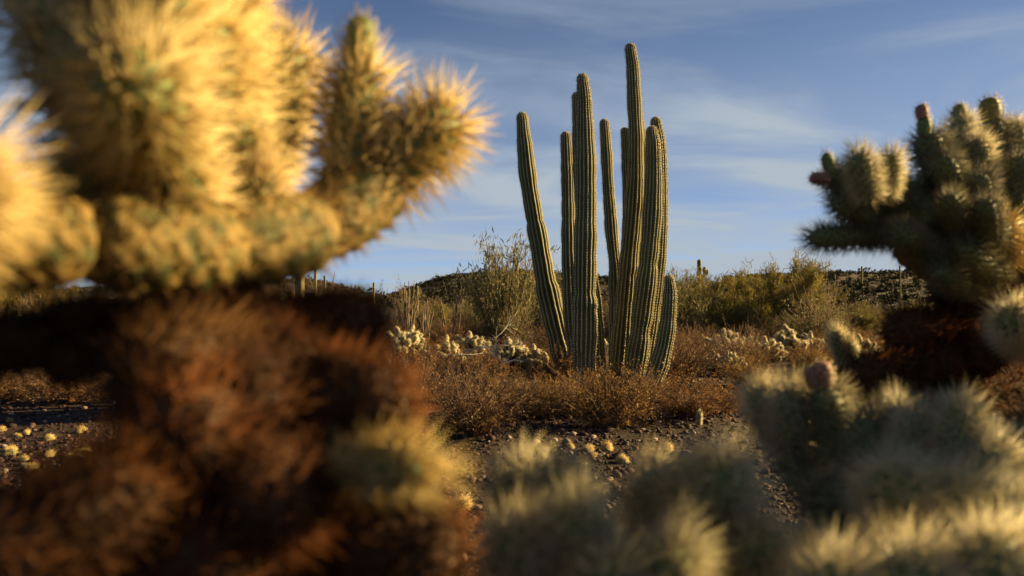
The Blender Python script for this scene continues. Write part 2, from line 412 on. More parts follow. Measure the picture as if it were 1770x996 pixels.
def joint_spines(name, Ln, r, mat, seed, spacing=0.0115, per=10, slen=0.023, srad=0.00042, spread=0.85, up=0.25, droop=0.0, tipboost=1.15):
    g = np.random.default_rng(seed)
    P, Nn, s, th = joint_lattice(Ln, r, spacing)
    n = len(P)
    D = np.repeat(Nn, per, 0) + g.normal(size=(n * per, 3)) * spread * 0.55
    D[:, 2] += up * g.uniform(0.2, 1.4, n * per)
    bad = (D * np.repeat(Nn, per, 0)).sum(1) < 0.12
    D[bad] += np.repeat(Nn, per, 0)[bad] * 0.7
    ln = slen * g.uniform(0.55, 1.15, n * per) * np.where(np.repeat(s, per) > Ln * 0.8, tipboost, 1.0)
    if droop: D[:, 2] -= droop * g.uniform(0, 1, n * per)
    Pp = np.repeat(P + Nn * 0.002, per, 0) + g.normal(size=(n * per, 3)) * 0.0009
    V, T = spikes(Pp, D, ln, srad * g.uniform(0.8, 1.3, n * per))
    return mesh(name, V, [T], mat)

KINDS = {}
def make_kind(key, lens, r, fmat, smat, **kw):
    lst = []
    for q, Ln in enumerate(lens):
        bk = {k: kw[k] for k in ('spacing', 'bumph', 'seg', 'dz') if k in kw}
        sk = {k: kw[k] for k in ('spacing', 'per', 'slen', 'srad', 'spread', 'up', 'droop', 'tipboost') if k in kw}
        lst.append((Ln, r, joint_body(key + '_joint', Ln, r, fmat, q, **bk), joint_spines(key + '_spines', Ln, r, smat, hash(key) % 1000 * 0 + q * 17 + len(key), **sk)))
    KINDS[key] = lst
make_kind('straw', [.07, .09, .12, .16], .0195, M_FLESH, M_SPINE, per=17, slen=.032, srad=.0005)
make_kind('golden', [.08, .11, .15], .020, M_FLESH, M_GOLD, per=6, slen=.040, srad=.0012)
make_kind('old', [.10, .14, .20], .024, M_OLDFLESH, M_RUSTSPINE, per=7, slen=.015, srad=.0006, spacing=.0145, bumph=.007)
make_kind('dead', [.09, .13, .18], .023, M_BARK, M_DEAD, per=9, slen=.027, srad=.0009, up=-.1, droop=.35, spread=1.5, bumph=.006)
make_kind('grey', [.07, .10, .14], .0195, M_FLESH, M_SHADESPINE, per=13, slen=.029, srad=.0005)  # joints with the shade put into their spine colour
make_kind('small', [.07, .11], .020, M_FLESH, M_PALE, per=6, slen=.026, srad=.0014, spacing=.016, seg=10, dz=.012)
make_kind('smalldead', [.08, .12], .020, M_BARK, M_DEAD, per=5, slen=.024, srad=.0012, spacing=.018, seg=8, dz=.016)

def fruit_mesh(name, mat, seed):
    """small knobbly fruit with short bristles on its bumps"""
    b = joint_body(name, .034, .0115, mat, seed, spacing=.0075, bumph=.0024, seg=20, dz=.0022)
    P, Nn, s_, th = joint_lattice(.034, .0115, .0075); g = np.random.default_rng(seed)
    D = np.repeat(Nn, 7, 0) + g.normal(size=(len(P) * 7, 3)) * .5
    V, T = spikes(np.repeat(P + Nn * .002, 7, 0), D, .008 * g.uniform(.5, 1.3, len(D)), .0003)
    n = len(b.vertices); bv = np.empty(n * 3, np.float32); b.vertices.foreach_get('co', bv)
    polys = [list(p.vertices) for p in b.polygons]
    me = bpy.data.meshes.new(name)
    me.from_pydata([tuple(v) for v in bv.reshape(-1, 3)] + [tuple(v) for v in V], [], polys + [tuple(int(x) + n for x in t) for t in T])
    me.materials.append(mat); me.materials.append(M_SPINE)
    me.polygons.foreach_set('material_index', np.array([0] * len(polys) + [1] * len(T), np.int32))
    me.polygons.foreach_set('use_smooth', np.ones(len(polys) + len(T), bool)); me.update()
    return me
FRUIT = {'pink': fruit_mesh('pink_fruit', M_PINK, 1), 'yellow': fruit_mesh('yellow_fruit', M_YELLOWFRUIT, 2), 'green': fruit_mesh('green_growth', M_NEWGREEN, 3)}

def orient(p0, p1, roll):
    d = (p1 - p0); q = d.to_track_quat('Z', 'Y') @ Quaternion((0, 0, 1), roll)
    return q
def joint(plant, p0, p1, kind='straw', thick=1.0):
    """one stem joint (part) with its spines (sub-part) from p0 to p1 in world space"""
    ln = (p1 - p0).length
    Ln, r, bm_, sm_ = min(KINDS[kind], key=lambda e: abs(math.log(e[0] / ln)))
    inv = plant.matrix_basis.inverted()
    M = inv @ (Matrix.Translation(p0) @ orient(p0, p1, random.uniform(0, 6.28)).to_matrix().to_4x4() @ Matrix.Diagonal((thick, thick, ln / Ln, 1)))
    o = link('joint', bm_, plant, M)
    sp_ = link('spines', sm_, o); sp_['kind'] = 'stuff'
    return o
def fruit(jt, plant, p0, p1, kind, fat=1.0, on=None):
    ln = (p1 - p0).length
    inv = (plant.matrix_basis @ jt.matrix_basis).inverted()
    s = ln / .034
    M = inv @ (Matrix.Translation(p0) @ orient(p0, p1, 1.0).to_matrix().to_4x4() @ Matrix.Diagonal((s * fat, s * fat, s, 1)))
    return link('fruit' if kind != 'green' else 'new_growth', FRUIT[kind], jt, M)
def trunk(plant, pts, rad, spiny=True, seed=0, per=1.0):
    """woody trunk with a fur of dead brown spines"""
    inv = plant.matrix_basis.inverted()
    c = [list(inv @ p) + [r] for p, r in zip(pts, rad)]
    s = spline(c, 0.02)
    g = np.random.default_rng(seed)
    rr = s[:, 3] * (1 + 0.1 * np.sin(np.arange(len(s)) * 0.9) + g.normal(size=len(s)) * 0.05)
    b = MB(); b.add(*tube(s[:, :3], rr, 14)); o = link('trunk', b.build('trunk', M_BARK, smooth=True), plant)
    if spiny:
        n = int(len(s) * 90 * per)
        k = g.integers(0, len(s) - 1, n); tg = s[k + 1, :3] - s[k, :3]
        D, U, W = frames(tg); a = g.uniform(0, 6.28, n)
        nn = U * np.cos(a)[:, None] + W * np.sin(a)[:, None]
        P = s[k, :3] + nn * rr[k][:, None] * 0.95 + tg * g.uniform(0, 1, (n, 1))
        d = nn + g.normal(size=(n, 3)) * 0.5; d[:, 2] -= 0.35 * g.uniform(0, 1, n)
        V, T = spikes(P, d, 0.024 * g.uniform(0.5, 1.2, n), 0.0006)
        sp_ = link('spines', mesh('dead_spines', V, [T], M_DEAD), o); sp_['kind'] = 'stuff'
    return o

def grow(plant, p, d, n, g, kind='straw', dead='dead', lo=.08, hi=.14, level=0, fork=0.6):
    """chain of joints wandering from p in direction d, forking as it goes"""
    p = p.copy(); d = d.normalized()
    for k in range(n):
        ln = g.uniform(lo, hi)
        e = p + d * ln
        joint(plant, p, e, kind if (k + level > 0 or dead is None) else dead, g.uniform(0.9, 1.1))
        if g.random() < fork and level < 3:
            a = g.uniform(0, 6.28); side = Vector((math.cos(a), math.sin(a), g.uniform(0.1, 0.7)))
            q = p.lerp(e, g.uniform(0.5, 0.95))
            grow(plant, q, side, max(1, n - k - 1 - int(g.random() < .5)), g, kind, dead, lo, hi, level + 1, fork * 0.85)
        d = (d + Vector((g.normal() * .35, g.normal() * .35, g.normal() * .2 + .22))).normalized()
        p = e - d * 0.01

# ------------------------------------------------------------------ left foreground cholla
A = thing('cholla_cactus', gp(330, 0.62), 'tall golden cholla with brown dead lower stems, its crown high above the gravel', 'cactus')
J = lambda pl, a, b, k='straw', t=1.0: joint(pl, at(*a), at(*b), k, t)
trunk(A, [gp(330, 0.62), at(380, 1300, .62), at(420, 950, .60), at(400, 700, .60), at(380, 440, .62)], [.045, .04, .034, .03, .028], seed=1, per=1.4)
J(A, (375, 425, .56), (560, 400, .66), 'old', 1.15)
J(A, (540, 405, .66), (672, 310, .725), 'old', 1.15)
J(A, (640, 318, .72), (778, 196, .745), 'golden', 1.12)
jg = J(A, (598, 320, .70), (622, 110, .715), 'golden', .85)
fruit(jg, A, at(621, 112, .715), at(622, 28, .72), 'green', .72)
J(A, (470, 225, .80), (502, 85, .82), 'golden', 1.0)
J(A, (440, 300, .74), (474, 215, .80), 'golden', .9)
J(A, (425, 420, .62), (450, 290, .60), 'golden', .72)
J(A, (395, 300, .62), (385, 60, .60), 'golden', .95)
J(A, (385, 70, .60), (400, -110, .62), 'golden', .9)
J(A, (320, 380, .57), (285, 250, .50), 'golden', .85)
J(A, (275, 240, .50), (215, 110, .42), 'golden', .95)
J(A, (250, 150, .50), (270, -60, .52), 'golden', 1.0)
J(A, (200, 260, .52), (110, 70, .50), 'golden', .95)
J(A, (110, 80, .50), (70, -90, .52), 'golden', .9)
J(A, (400, 428, .57), (130, 412, .48), 'old', 1.15)
J(A, (150, 412, .48), (-120, 412, .43), 'old', 1.05)
J(A, (-130, 420, .42), (-70, 300, .34), 'golden', .8)
for a, b, k, t in [((360, 200, .58), (345, 20, .56), 'golden', 1.0),
                   ((180, 180, .54), (200, -30, .54), 'golden', 1.0), ((450, 260, .7), (455, 120, .72), 'golden', .9)]:
    J(A, a, b, k, t)
J(A, (-130, 400, .44), (-190, 190, .46), 'golden', 1.0)
J(A, (170, 400, .54), (120, 275, .52), 'golden', .95)
for a, b, k, t in [
    ((400, 560, .62), (630, 566, .62), 'dead', .78), ((540, 560, .62), (650, 575, .60), 'dead', .85), ((400, 570, .58), (480, 610, .54), 'dead', .8),
    ((420, 640, .58), (560, 690, .52), 'dead', 1.1), ((540, 680, .52), (700, 718, .50), 'dead', 1.0),
    ((430, 760, .58), (640, 800, .57), 'dead', 1.0), ((585, 798, .49), (722, 812, .43), 'golden', .52),
    ((420, 860, .55), (620, 930, .50), 'dead', 1.1), ((600, 920, .50), (790, 975, .50), 'dead', 1.0),
    ((380, 540, .62), (220, 568, .62), 'dead', .85), ((230, 566, .62), (70, 575, .58), 'dead', .8), ((95, 580, .58), (-70, 610, .55), 'dead', .7), ((190, 585, .6), (90, 640, .56), 'dead', .6),
    ((390, 620, .55), (240, 660, .45), 'dead', 1.1), ((400, 720, .52), (290, 760, .42), 'dead', 1.1),
    ((400, 820, .52), (230, 860, .42), 'dead', 1.1), ((260, 850, .42), (60, 930, .38), 'dead', 1.0),
    ((420, 930, .50), (300, 1010, .40), 'dead', 1.1), ((420, 640, .54), (450, 730, .46), 'dead', .9),
    ((430, 800, .50), (480, 900, .42), 'dead', 1.0), ((390, 570, .58), (330, 650, .50), 'dead', .85),
    ((440, 980, .55), (560, 1120, .5), 'dead', 1.1), ((350, 690, .50), (360, 820, .44), 'dead', 1.0),
    ((520, 760, .55), (560, 880, .50), 'dead', 1.0), ((150, 900, .40), (-60, 1010, .36), 'dead', 1.0),
    ((420, 1150, .58), (200, 1250, .5), 'dead', 1.0), ((420, 1150, .62), (640, 1250, .66), 'dead', 1.0)]:
    J(A, a, b, k, t)

# ------------------------------------------------------------------ right cholla with buds, standing behind the low ones
B = thing('cholla_cactus', gp(1800, 1.7), 'dark-limbed cholla with pink buds and pale bristling stem tips against the sky', 'cactus')
trunk(B, [gp(1800, 1.7), at(1790, 900, 1.7), at(1760, 640, 1.7), at(1740, 500, 1.68)], [.05, .045, .04, .034], seed=2)
for a, b, k, t in [
    ((1750, 510, 1.68), (1655, 425, 1.64), 'old', 1.1), ((1670, 440, 1.64), (1560, 375, 1.60), 'grey', 1.15),
    ((1590, 392, 1.60), (1500, 402, 1.55), 'grey', 1.0), ((1530, 405, 1.55), (1402, 412, 1.48), 'grey', .75),
    ((1560, 385, 1.58), (1490, 340, 1.55), 'grey', 1.1), ((1505, 365, 1.55), (1440, 300, 1.50), 'grey', .95),
    ((1500, 345, 1.42), (1484, 265, 1.38), 'straw', .74), ((1532, 340, 1.46), (1541, 265, 1.42), 'straw', .58),
    ((1660, 420, 1.62), (1625, 320, 1.60), 'grey', 1.1), ((1635, 335, 1.60), (1598, 232, 1.58), 'grey', 1.05),
    ((1640, 300, 1.62), (1664, 205, 1.64), 'straw', .8), ((1700, 400, 1.66), (1655, 310, 1.62), 'grey', 1.1),
    ((1725, 340, 1.72), (1714, 208, 1.74), 'grey', .95), ((1765, 330, 1.72), (1752, 215, 1.76), 'straw', .85),
    ((1750, 470, 1.72), (1722, 365, 1.72), 'golden', .9), ((1740, 420, 1.66), (1715, 330, 1.66), 'grey', 1.0),
    ((1700, 470, 1.60), (1600, 435, 1.48), 'grey', .85), ((1720, 480, 1.58), (1660, 430, 1.46), 'grey', .9),
    ((1740, 450, 1.6), (1720, 385, 1.52), 'golden', .9), ((1600, 400, 1.62), (1585, 330, 1.66), 'grey', .9),
    ((1755, 560, 1.66), (1640, 570, 1.6), 'dead', 1.2), ((1650, 570, 1.6), (1540, 575, 1.56), 'dead', 1.2),
    ((1750, 600, 1.66), (1600, 640, 1.52), 'dead', 1.2), ((1740, 520, 1.64), (1620, 500, 1.6), 'dead', 1.1),
    ((1740, 560, 1.64), (1700, 620, 1.5), 'dead', 1.1), ((1610, 640, 1.52), (1480, 650, 1.5), 'dead', 1.1),
    ((1760, 660, 1.64), (1640, 690, 1.5), 'dead', 1.1), ((1770, 600, 1.5), (1750, 545, 1.35), 'straw', 1.0),
    ((1760, 500, 1.7), (1850, 430, 1.7), 'old', 1.0), 
    
     ((1770, 470, 1.7), (1790, 390, 1.72), 'old', 1.0),
     ((1690, 380, 1.58), (1690, 300, 1.54), 'grey', .9), ((1640, 430, 1.58), (1590, 370, 1.52), 'grey', .9), ((1745, 380, 1.6), (1765, 270, 1.6), 'grey', .9), ((1560, 420, 1.56), (1640, 470, 1.56), 'old', 1.1), ((1500, 380, 1.52), (1445, 345, 1.48), 'grey', .8), ((1560, 360, 1.56), (1530, 300, 1.52), 'grey', .9), ((1610, 380, 1.56), (1570, 320, 1.62), 'grey', .9), ((1660, 350, 1.56), (1625, 270, 1.52), 'grey', .85), ((1700, 330, 1.6), (1685, 240, 1.58), 'straw', .8), ((1735, 300, 1.76), (1745, 220, 1.80), 'straw', .8), ((1600, 430, 1.5), (1545, 400, 1.44), 'grey', .8), ((1650, 400, 1.5), (1640, 340, 1.42), 'grey', .7), ((1710, 420, 1.5), (1700, 350, 1.42), 'grey', .75), ((1680, 500, 1.58), (1620, 470, 1.46), 'grey', .8), ((1755, 440, 1.7), (1770, 360, 1.7), 'golden', .9), ((1790, 560, 1.7), (1900, 520, 1.66), 'dead', 1.1)]:
    J(B, a, b, k, t * 1.18)
def fr(pl, near_joint, a, b, k, fat=1.0): fruit(near_joint, pl, at(*a), at(*b), k, fat)
jb = [c for c in B.children if c.name.startswith('joint')]
fr(B, jb[9], (1599, 240, 1.58), (1595, 200, 1.58), 'green', .7); fr(B, jb[9], (1595, 205, 1.58), (1591, 180, 1.58), 'pink', 1.0)
fr(B, jb[12], (1714, 212, 1.74), (1709, 168, 1.74), 'yellow', .95)
fr(B, jb[5], (1440, 305, 1.50), (1424, 266, 1.50), 'green', .62); fr(B, jb[5], (1432, 312, 1.49), (1403, 303, 1.48), 'pink', .8)
fr(B, jb[10], (1662, 210, 1.64), (1655, 180, 1.64), 'yellow', .9)

# ------------------------------------------------------------------ low foreground chollas, right of and below the lens
C1 = thing('cholla_cactus', gp(1040, 0.72), 'low pale cholla with soft grey-green tufts over the gravel before the organ pipe', 'cactus')
trunk(C1, [gp(1040, .72), at(1050, 1300, .72), at(1040, 1060, .68)], [.04, .035, .028], seed=3)
for a, b, k, t in [
    ((1040, 1100, .70), (930, 960, .76), 'old', .9), ((930, 975, .76), (895, 840, .76), 'straw', 1.05),
    ((960, 980, .70), (975, 850, .66), 'straw', .95), ((1030, 1080, .64), (985, 925, .56), 'straw', .9),
    ((930, 1060, .62), (880, 960, .56), 'straw', .9), ((1060, 1080, .70), (1130, 960, .78), 'old', .9),
    ((1120, 970, .78), (1140, 842, .80), 'straw', .95), ((1140, 990, .74), (1235, 930, .72), 'old', .9),
    ((1225, 960, .70), (1255, 835, .66), 'straw', 1.05), ((1200, 950, .72), (1200, 850, .70), 'straw', .95),
    ((1120, 1120, .58), (1165, 985, .52), 'straw', .8), ((1010, 1130, .6), (1060, 1020, .52), 'straw', .8),
    ((1260, 1020, .66), (1330, 960, .62), 'straw', .8)]:
    J(C1, (a[0], a[1] - 32, a[2]), (b[0], b[1] - 32, b[2]), k, t)
C2 = thing('cholla_cactus', gp(1560, 0.95), 'bushy low cholla with sunlit straw-coloured tips and one pink bud', 'cactus')
trunk(C2, [gp(1560, .95), at(1540, 1150, .95), at(1540, 960, .95)], [.045, .04, .034], seed=4)
for a, b, k, t in [
    ((1530, 980, .95), (1420, 860, 1.05), 'old', 1.0), ((1430, 880, 1.05), (1350, 760, 1.12), 'grey', 1.0),
    ((1350, 770, 1.12), (1308, 668, 1.15), 'straw', .95), ((1370, 790, 1.10), (1368, 672, 1.08), 'straw', 1.0),
    ((1450, 850, 1.05), (1440, 740, 1.06), 'grey', 1.1), ((1445, 760, 1.06), (1420, 668, 1.06), 'grey', 1.0),
    ((1490, 830, 1.0), (1500, 720, 1.0), 'grey', 1.0), ((1545, 970, .95), (1570, 820, .95), 'old', 1.0),
    ((1560, 840, .95), (1588, 712, .96), 'straw', .85), ((1575, 800, .98), (1545, 700, 1.0), 'straw', .75),
    ((1610, 880, .92), (1660, 790, .92), 'old', 1.0), ((1650, 800, .92), (1662, 700, .93), 'straw', .9),
    ((1670, 880, .90), (1725, 775, .90), 'straw', .95), ((1740, 900, .9), (1765, 760, .95), 'straw', 1.0),
    ((1560, 960, .78), (1545, 830, .66), 'straw', 1.0), ((1600, 960, .8), (1650, 850, .66), 'straw', 1.0),
    ((1680, 980, .76), (1745, 880, .64), 'straw', 1.0), ((1480, 960, .85), (1440, 850, .80), 'grey', 1.1),
    ((1470, 1010, .8), (1400, 960, .70), 'straw', .9), ((1570, 1120, .62), (1572, 985, .52), 'straw', 1.0),
    ((1700, 1080, .62), (1720, 960, .52), 'straw', 1.0), ((1450, 1120, .6), (1440, 1000, .52), 'straw', .9),
    ((1560, 1000, .9), (1560, 1080, .65), 'old', 1.0), ((1760, 960, .95), (1900, 840, 1.0), 'old', 1.0),
    ((1600, 980, .95), (1770, 960, .95), 'old', 1.0), ((1880, 860, 1.0), (1960, 740, 1.02), 'straw', 1.0),
    ((1860, 870, 1.0), (1850, 750, 1.0), 'straw', 1.0)]:
    J(C2, a, b, k, t)
jc = [c for c in C2.children if c.name.startswith('joint')]
fr(C2, jc[5], (1424, 668, 1.06), (1420, 626, 1.05), 'pink', .9); fr(C2, jc[5], (1412, 670, 1.06), (1400, 634, 1.06), 'pink', .9)
# an unseen cholla added past the right edge for its shade, and one in the dark middle of the thicket
C3 = thing('cholla_cactus', Vector((1.18, 1.0, 0)), 'unseen cholla added beyond the low thicket to shade it and the golden cholla', 'cactus')
g = np.random.default_rng(5)
trunk(C3, [Vector((1.18, 1.0, 0)), Vector((1.20, 1.02, .45)), Vector((1.18, 1.01, .9))], [.05, .045, .03], seed=6)
for k in range(40):
    a = k * 2.4 + .2; z = .30 + .018 * k
    if (math.sin(a) < -.6 and z > .70) or (math.sin(a) > .5 and z > .60): continue  # gaps kept so sun still reaches the front tufts and thicket tips
    p0 = Vector((1.19, 1.01, z)); dr = Vector((math.cos(a), math.sin(a), .35)); e0 = p0 + dr * .16
    joint(C3, p0, e0, 'dead' if z < .8 else 'old', 1.1)
    d2 = Vector((math.cos(a + .4), math.sin(a + .4), 1.0)); e1 = e0 + d2.normalized() * .12
    joint(C3, e0, e1, 'dead' if z < .6 else 'straw', 1.1)
    if k % 3: joint(C3, e0.lerp(e1, .6), e1 + Vector((math.cos(a) * .06, math.sin(a) * .06, .09)), 'straw', 1.1)
C4 = thing('cholla_cactus', gp(1530, 1.9), 'small dark cholla with one bristling top joint behind the low thicket', 'cactus')
trunk(C4, [gp(1530, 1.9), at(1520, 760, 1.9), at(1500, 660, 1.85)], [.04, .035, .03], seed=7)
for a, b, k, t in [((1510, 700, 1.85), (1460, 630, 1.82), 'dead', 1.1), ((1465, 640, 1.82), (1442, 572, 1.8), 'straw', .62), ((1480, 640, 1.82), (1466, 590, 1.8), 'straw', .55),
                   ((1510, 700, 1.85), (1420, 690, 1.8), 'dead', 1.1), ((1520, 720, 1.9), (1620, 680, 1.9), 'dead', 1.1), ((1500, 670, 1.85), (1560, 620, 1.85), 'dead', 1.2),
                   ((1550, 630, 1.85), (1640, 600, 1.9), 'dead', 1.2), ((1420, 690, 1.8), (1380, 640, 1.78), 'dead', .9)]:
    J(C4, a, b, k, t)

# ------------------------------------------------------------------ organ pipe cactus
OP = thing('organ_pipe_cactus', gp(1045, 7.05), 'large organ pipe cactus with tall ribbed stems rising from brown shrubs', 'cactus')
STEMS = [  # (column, row, full width px), top first; view distance; ribs
    ([(903, 194, 20), (906, 240, 25), (912, 300, 30), (921, 360, 30), (932, 420, 32), (944, 490, 35), (960, 560, 37), (976, 620, 38), (992, 680, 36)], 8.05, 15),
    ([(978, 228, 18), (980, 280, 21), (982, 350, 23), (983, 420, 25), (985, 470, 28), (990, 560, 30), (1000, 640, 30), (1004, 685, 28)], 7.85, 13),
    ([(997, 160, 16), (1000, 230, 22), (1004, 330, 24), (1014, 430, 26), (1026, 530, 27), (1033, 610, 27), (1036, 685, 26)], 7.10, 13),
    ([(1007, 128, 19), (1010, 175, 25), (1012, 250, 32), (1013, 320, 36), (1012, 400, 38), (1011, 480, 40), (1011, 560, 40), (1010, 630, 38), (1012, 690, 36)], 6.72, 16),
    ([(1045, 206, 16), (1048, 260, 19), (1052, 330, 21), (1058, 410, 23), (1062, 445, 21), (1064, 470, 25), (1066, 550, 28), (1066, 640, 28), (1066, 685, 27)], 7.65, 13),
    ([(1090, 76, 18), (1094, 120, 22), (1096, 170, 25), (1098, 210, 23), (1099, 250, 27), (1098, 320, 30), (1093, 390, 32), (1086, 460, 33), (1079, 540, 34), (1073, 610, 34), (1068, 688, 32)], 7.32, 15),
    ([(1080, 221, 13), (1083, 280, 17), (1086, 380, 20), (1082, 500, 22), (1076, 688, 22)], 7.50, 12),
    ([(1104, 190, 14), (1109, 250, 17), (1112, 330, 19), (1109, 420, 22), (1102, 520, 24), (1090, 688, 24)], 7.48, 12),
    ([(1127, 219, 20), (1129, 260, 26), (1129, 320, 31), (1126, 390, 33), (1120, 460, 35), (1112, 530, 37), (1103, 600, 38), (1095, 655, 36), (1090, 695, 34)], 7.00, 16),
    ([(1134, 203, 18), (1140, 250, 22), (1142, 320, 24), (1141, 400, 26), (1136, 470, 26), (1128, 540, 27), (1117, 610, 28), (1104, 690, 28)], 7.16, 14),
    ([(1157, 476, 17), (1158, 510, 23), (1154, 560, 28), (1146, 605, 32), (1134, 645, 34), (1118, 680, 33), (1106, 705, 30)], 6.80, 15),
]
def organ_stem(parent, ctrl, d, ribs, seed):
    g = np.random.default_rng(seed)
    ctrl = [(ctrl[0][0], ctrl[0][1] + ctrl[0][2] * .62, ctrl[0][2])] + ctrl[1:]     # leave room for the rounded tip
    c = [list(at(px, py, d)) + [w / F * d / 2] for px, py, w in ctrl][::-1]
    s = spline(c, 0.022)
    P = s[:, :3] - np.array(parent.location); rr = s[:, 3].copy(); n = len(P)
    arc = np.concatenate([[0], np.cumsum(np.linalg.norm(np.diff(P, axis=0), axis=1))]); tot = arc[-1]
    # yearly growth constrictions and a rounded tip
    ph = g.uniform(0, 6.28)
    rr *= 1 + 0.035 * np.sin(arc * 9 + ph) + 0.025 * np.sin(arc * 21 + 2 * ph)
    for q in range(g.integers(2, 5)):                       # pinched where a year's growth stopped
        at_ = g.uniform(.2, .92) * tot; rr *= 1 - g.uniform(.05, .12) * np.exp(-((arc - at_) / .03) ** 2)
        rr *= 1 + g.uniform(-.03, .05) * (arc < at_)
    ncap = 7
    tg = np.gradient(P, axis=0); tg /= np.linalg.norm(tg, axis=1, keepdims=True)
    r0 = rr[-1]
    ca = np.linspace(0, 1, ncap + 1)[1:] * math.pi / 2 * 0.97
    P = np.vstack([P, P[-1] + tg[-1] * (np.sin(ca) * r0 * 1.25)[:, None]]); rr = np.concatenate([rr, np.cos(ca) * r0])
    n = len(P); tg = np.gradient(P, axis=0); tg /= np.linalg.norm(tg, axis=1, keepdims=True)
    per = 6; seg = ribs * per
    a = np.arange(seg) * 2 * math.pi / seg
    ridge = np.abs(np.cos(a * ribs / 2)) ** 1.0          # 1 on a rib crest, 0 in a furrow
    prof_ = 1.0 - 0.13 * (1 - ridge) ** 1.0
    tw = g.uniform(-0.12, 0.12); a0 = g.uniform(0, 6.28)
    V = np.empty((n, seg, 3)); U = np.empty((n, 3)); W = np.empty((n, 3))
    u = np.array([1.0, 0, 0])
    for i in range(n):
        u = u - tg[i] * (u @ tg[i]); u /= np.linalg.norm(u); w = np.cross(tg[i], u); U[i] = u; W[i] = w
        aa = a + a0 + tw * i * 0.022
        V[i] = P[i] + (np.cos(aa)[:, None] * u + np.sin(aa)[:, None] * w) * (rr[i] * prof_)[:, None]
    V += g.normal(size=(n, 1, 3)) * 0.0008
    i, j = np.meshgrid(np.arange(n - 1), np.arange(seg), indexing='ij'); i = i.ravel(); j = j.ravel(); j2 = (j + 1) % seg
    Q = np.stack([i * seg + j, i * seg + j2, (i + 1) * seg + j2, (i + 1) * seg + j], -1)
    fm = (i < n * 0.42).astype(int); fm[(j % per == 0) | (j % per == per - 1)] = 2; fm[i < n * (.10 + .04 * np.sin(j * 1.7))] = 3
    o = link('stem', mesh('stem', V.reshape(-1, 3), [Q, ((n - 1) * seg + np.arange(seg))[None, :]], [M_ORGAN, M_ORGAN_OLD, M_CREST, M_CORK], np.concatenate([fm, [0]]), smooth=True), parent)
    # areoles on every crest, each a felt pad with a few spines; worn off low on the stem
    ii = np.arange(2, n - 1); crest = np.arange(ribs) * per
    A_, B_ = np.meshgrid(ii, crest, indexing='ij'); A_ = A_.ravel(); B_ = B_.ravel()
    keep = g.random(len(A_)) < np.clip(0.45 + A_ / n * 1.6, 0, 0.97)
    A_, B_ = A_[keep], B_[keep]
    aa = B_ * 2 * math.pi / seg + a0 + tw * A_ * 0.022
    nn = np.cos(aa)[:, None] * U[A_] + np.sin(aa)[:, None] * W[A_]
    pos = V[A_, B_] + nn * 0.001
    m = len(pos)
    oc = np.array([[1, 0, 0], [-1, 0, 0], [0, 1, 0], [0, -1, 0], [0, 0, 1.0], [0, 0, -1]]) * 0.0050 * np.array([1, 1, 1.3])
    PV = (pos[:, None] + oc[None] * g.uniform(0.75, 1.2, (m, 1, 1))).reshape(-1, 3)
    ot = np.array([[0, 2, 4], [2, 1, 4], [1, 3, 4], [3, 0, 4], [2, 0, 5], [1, 2, 5], [3, 1, 5], [0, 3, 5]])
    T = (ot[None] + np.arange(m)[:, None, None] * 6).reshape(-1, 3)
    ar = link('areoles', mesh('areoles', PV, [T], M_AREOLE), o); ar['kind'] = 'stuff'
    k = 4
    dn = np.repeat(nn, k, 0) + g.normal(size=(m * k, 3)) * 0.55
    hgt = np.repeat(A_ / n, k)
    SV, ST = spikes(np.repeat(pos, k, 0), dn, (0.008 + 0.012 * hgt) * g.uniform(0.6, 1.3, m * k), 0.0011)
    so = link('spines', mesh('stem_spines', SV, [ST], M_OSPINE), o); so['kind'] = 'stuff'
for k, (c, d, ribs) in enumerate(STEMS): organ_stem(OP, c, d, ribs, 100 + k)

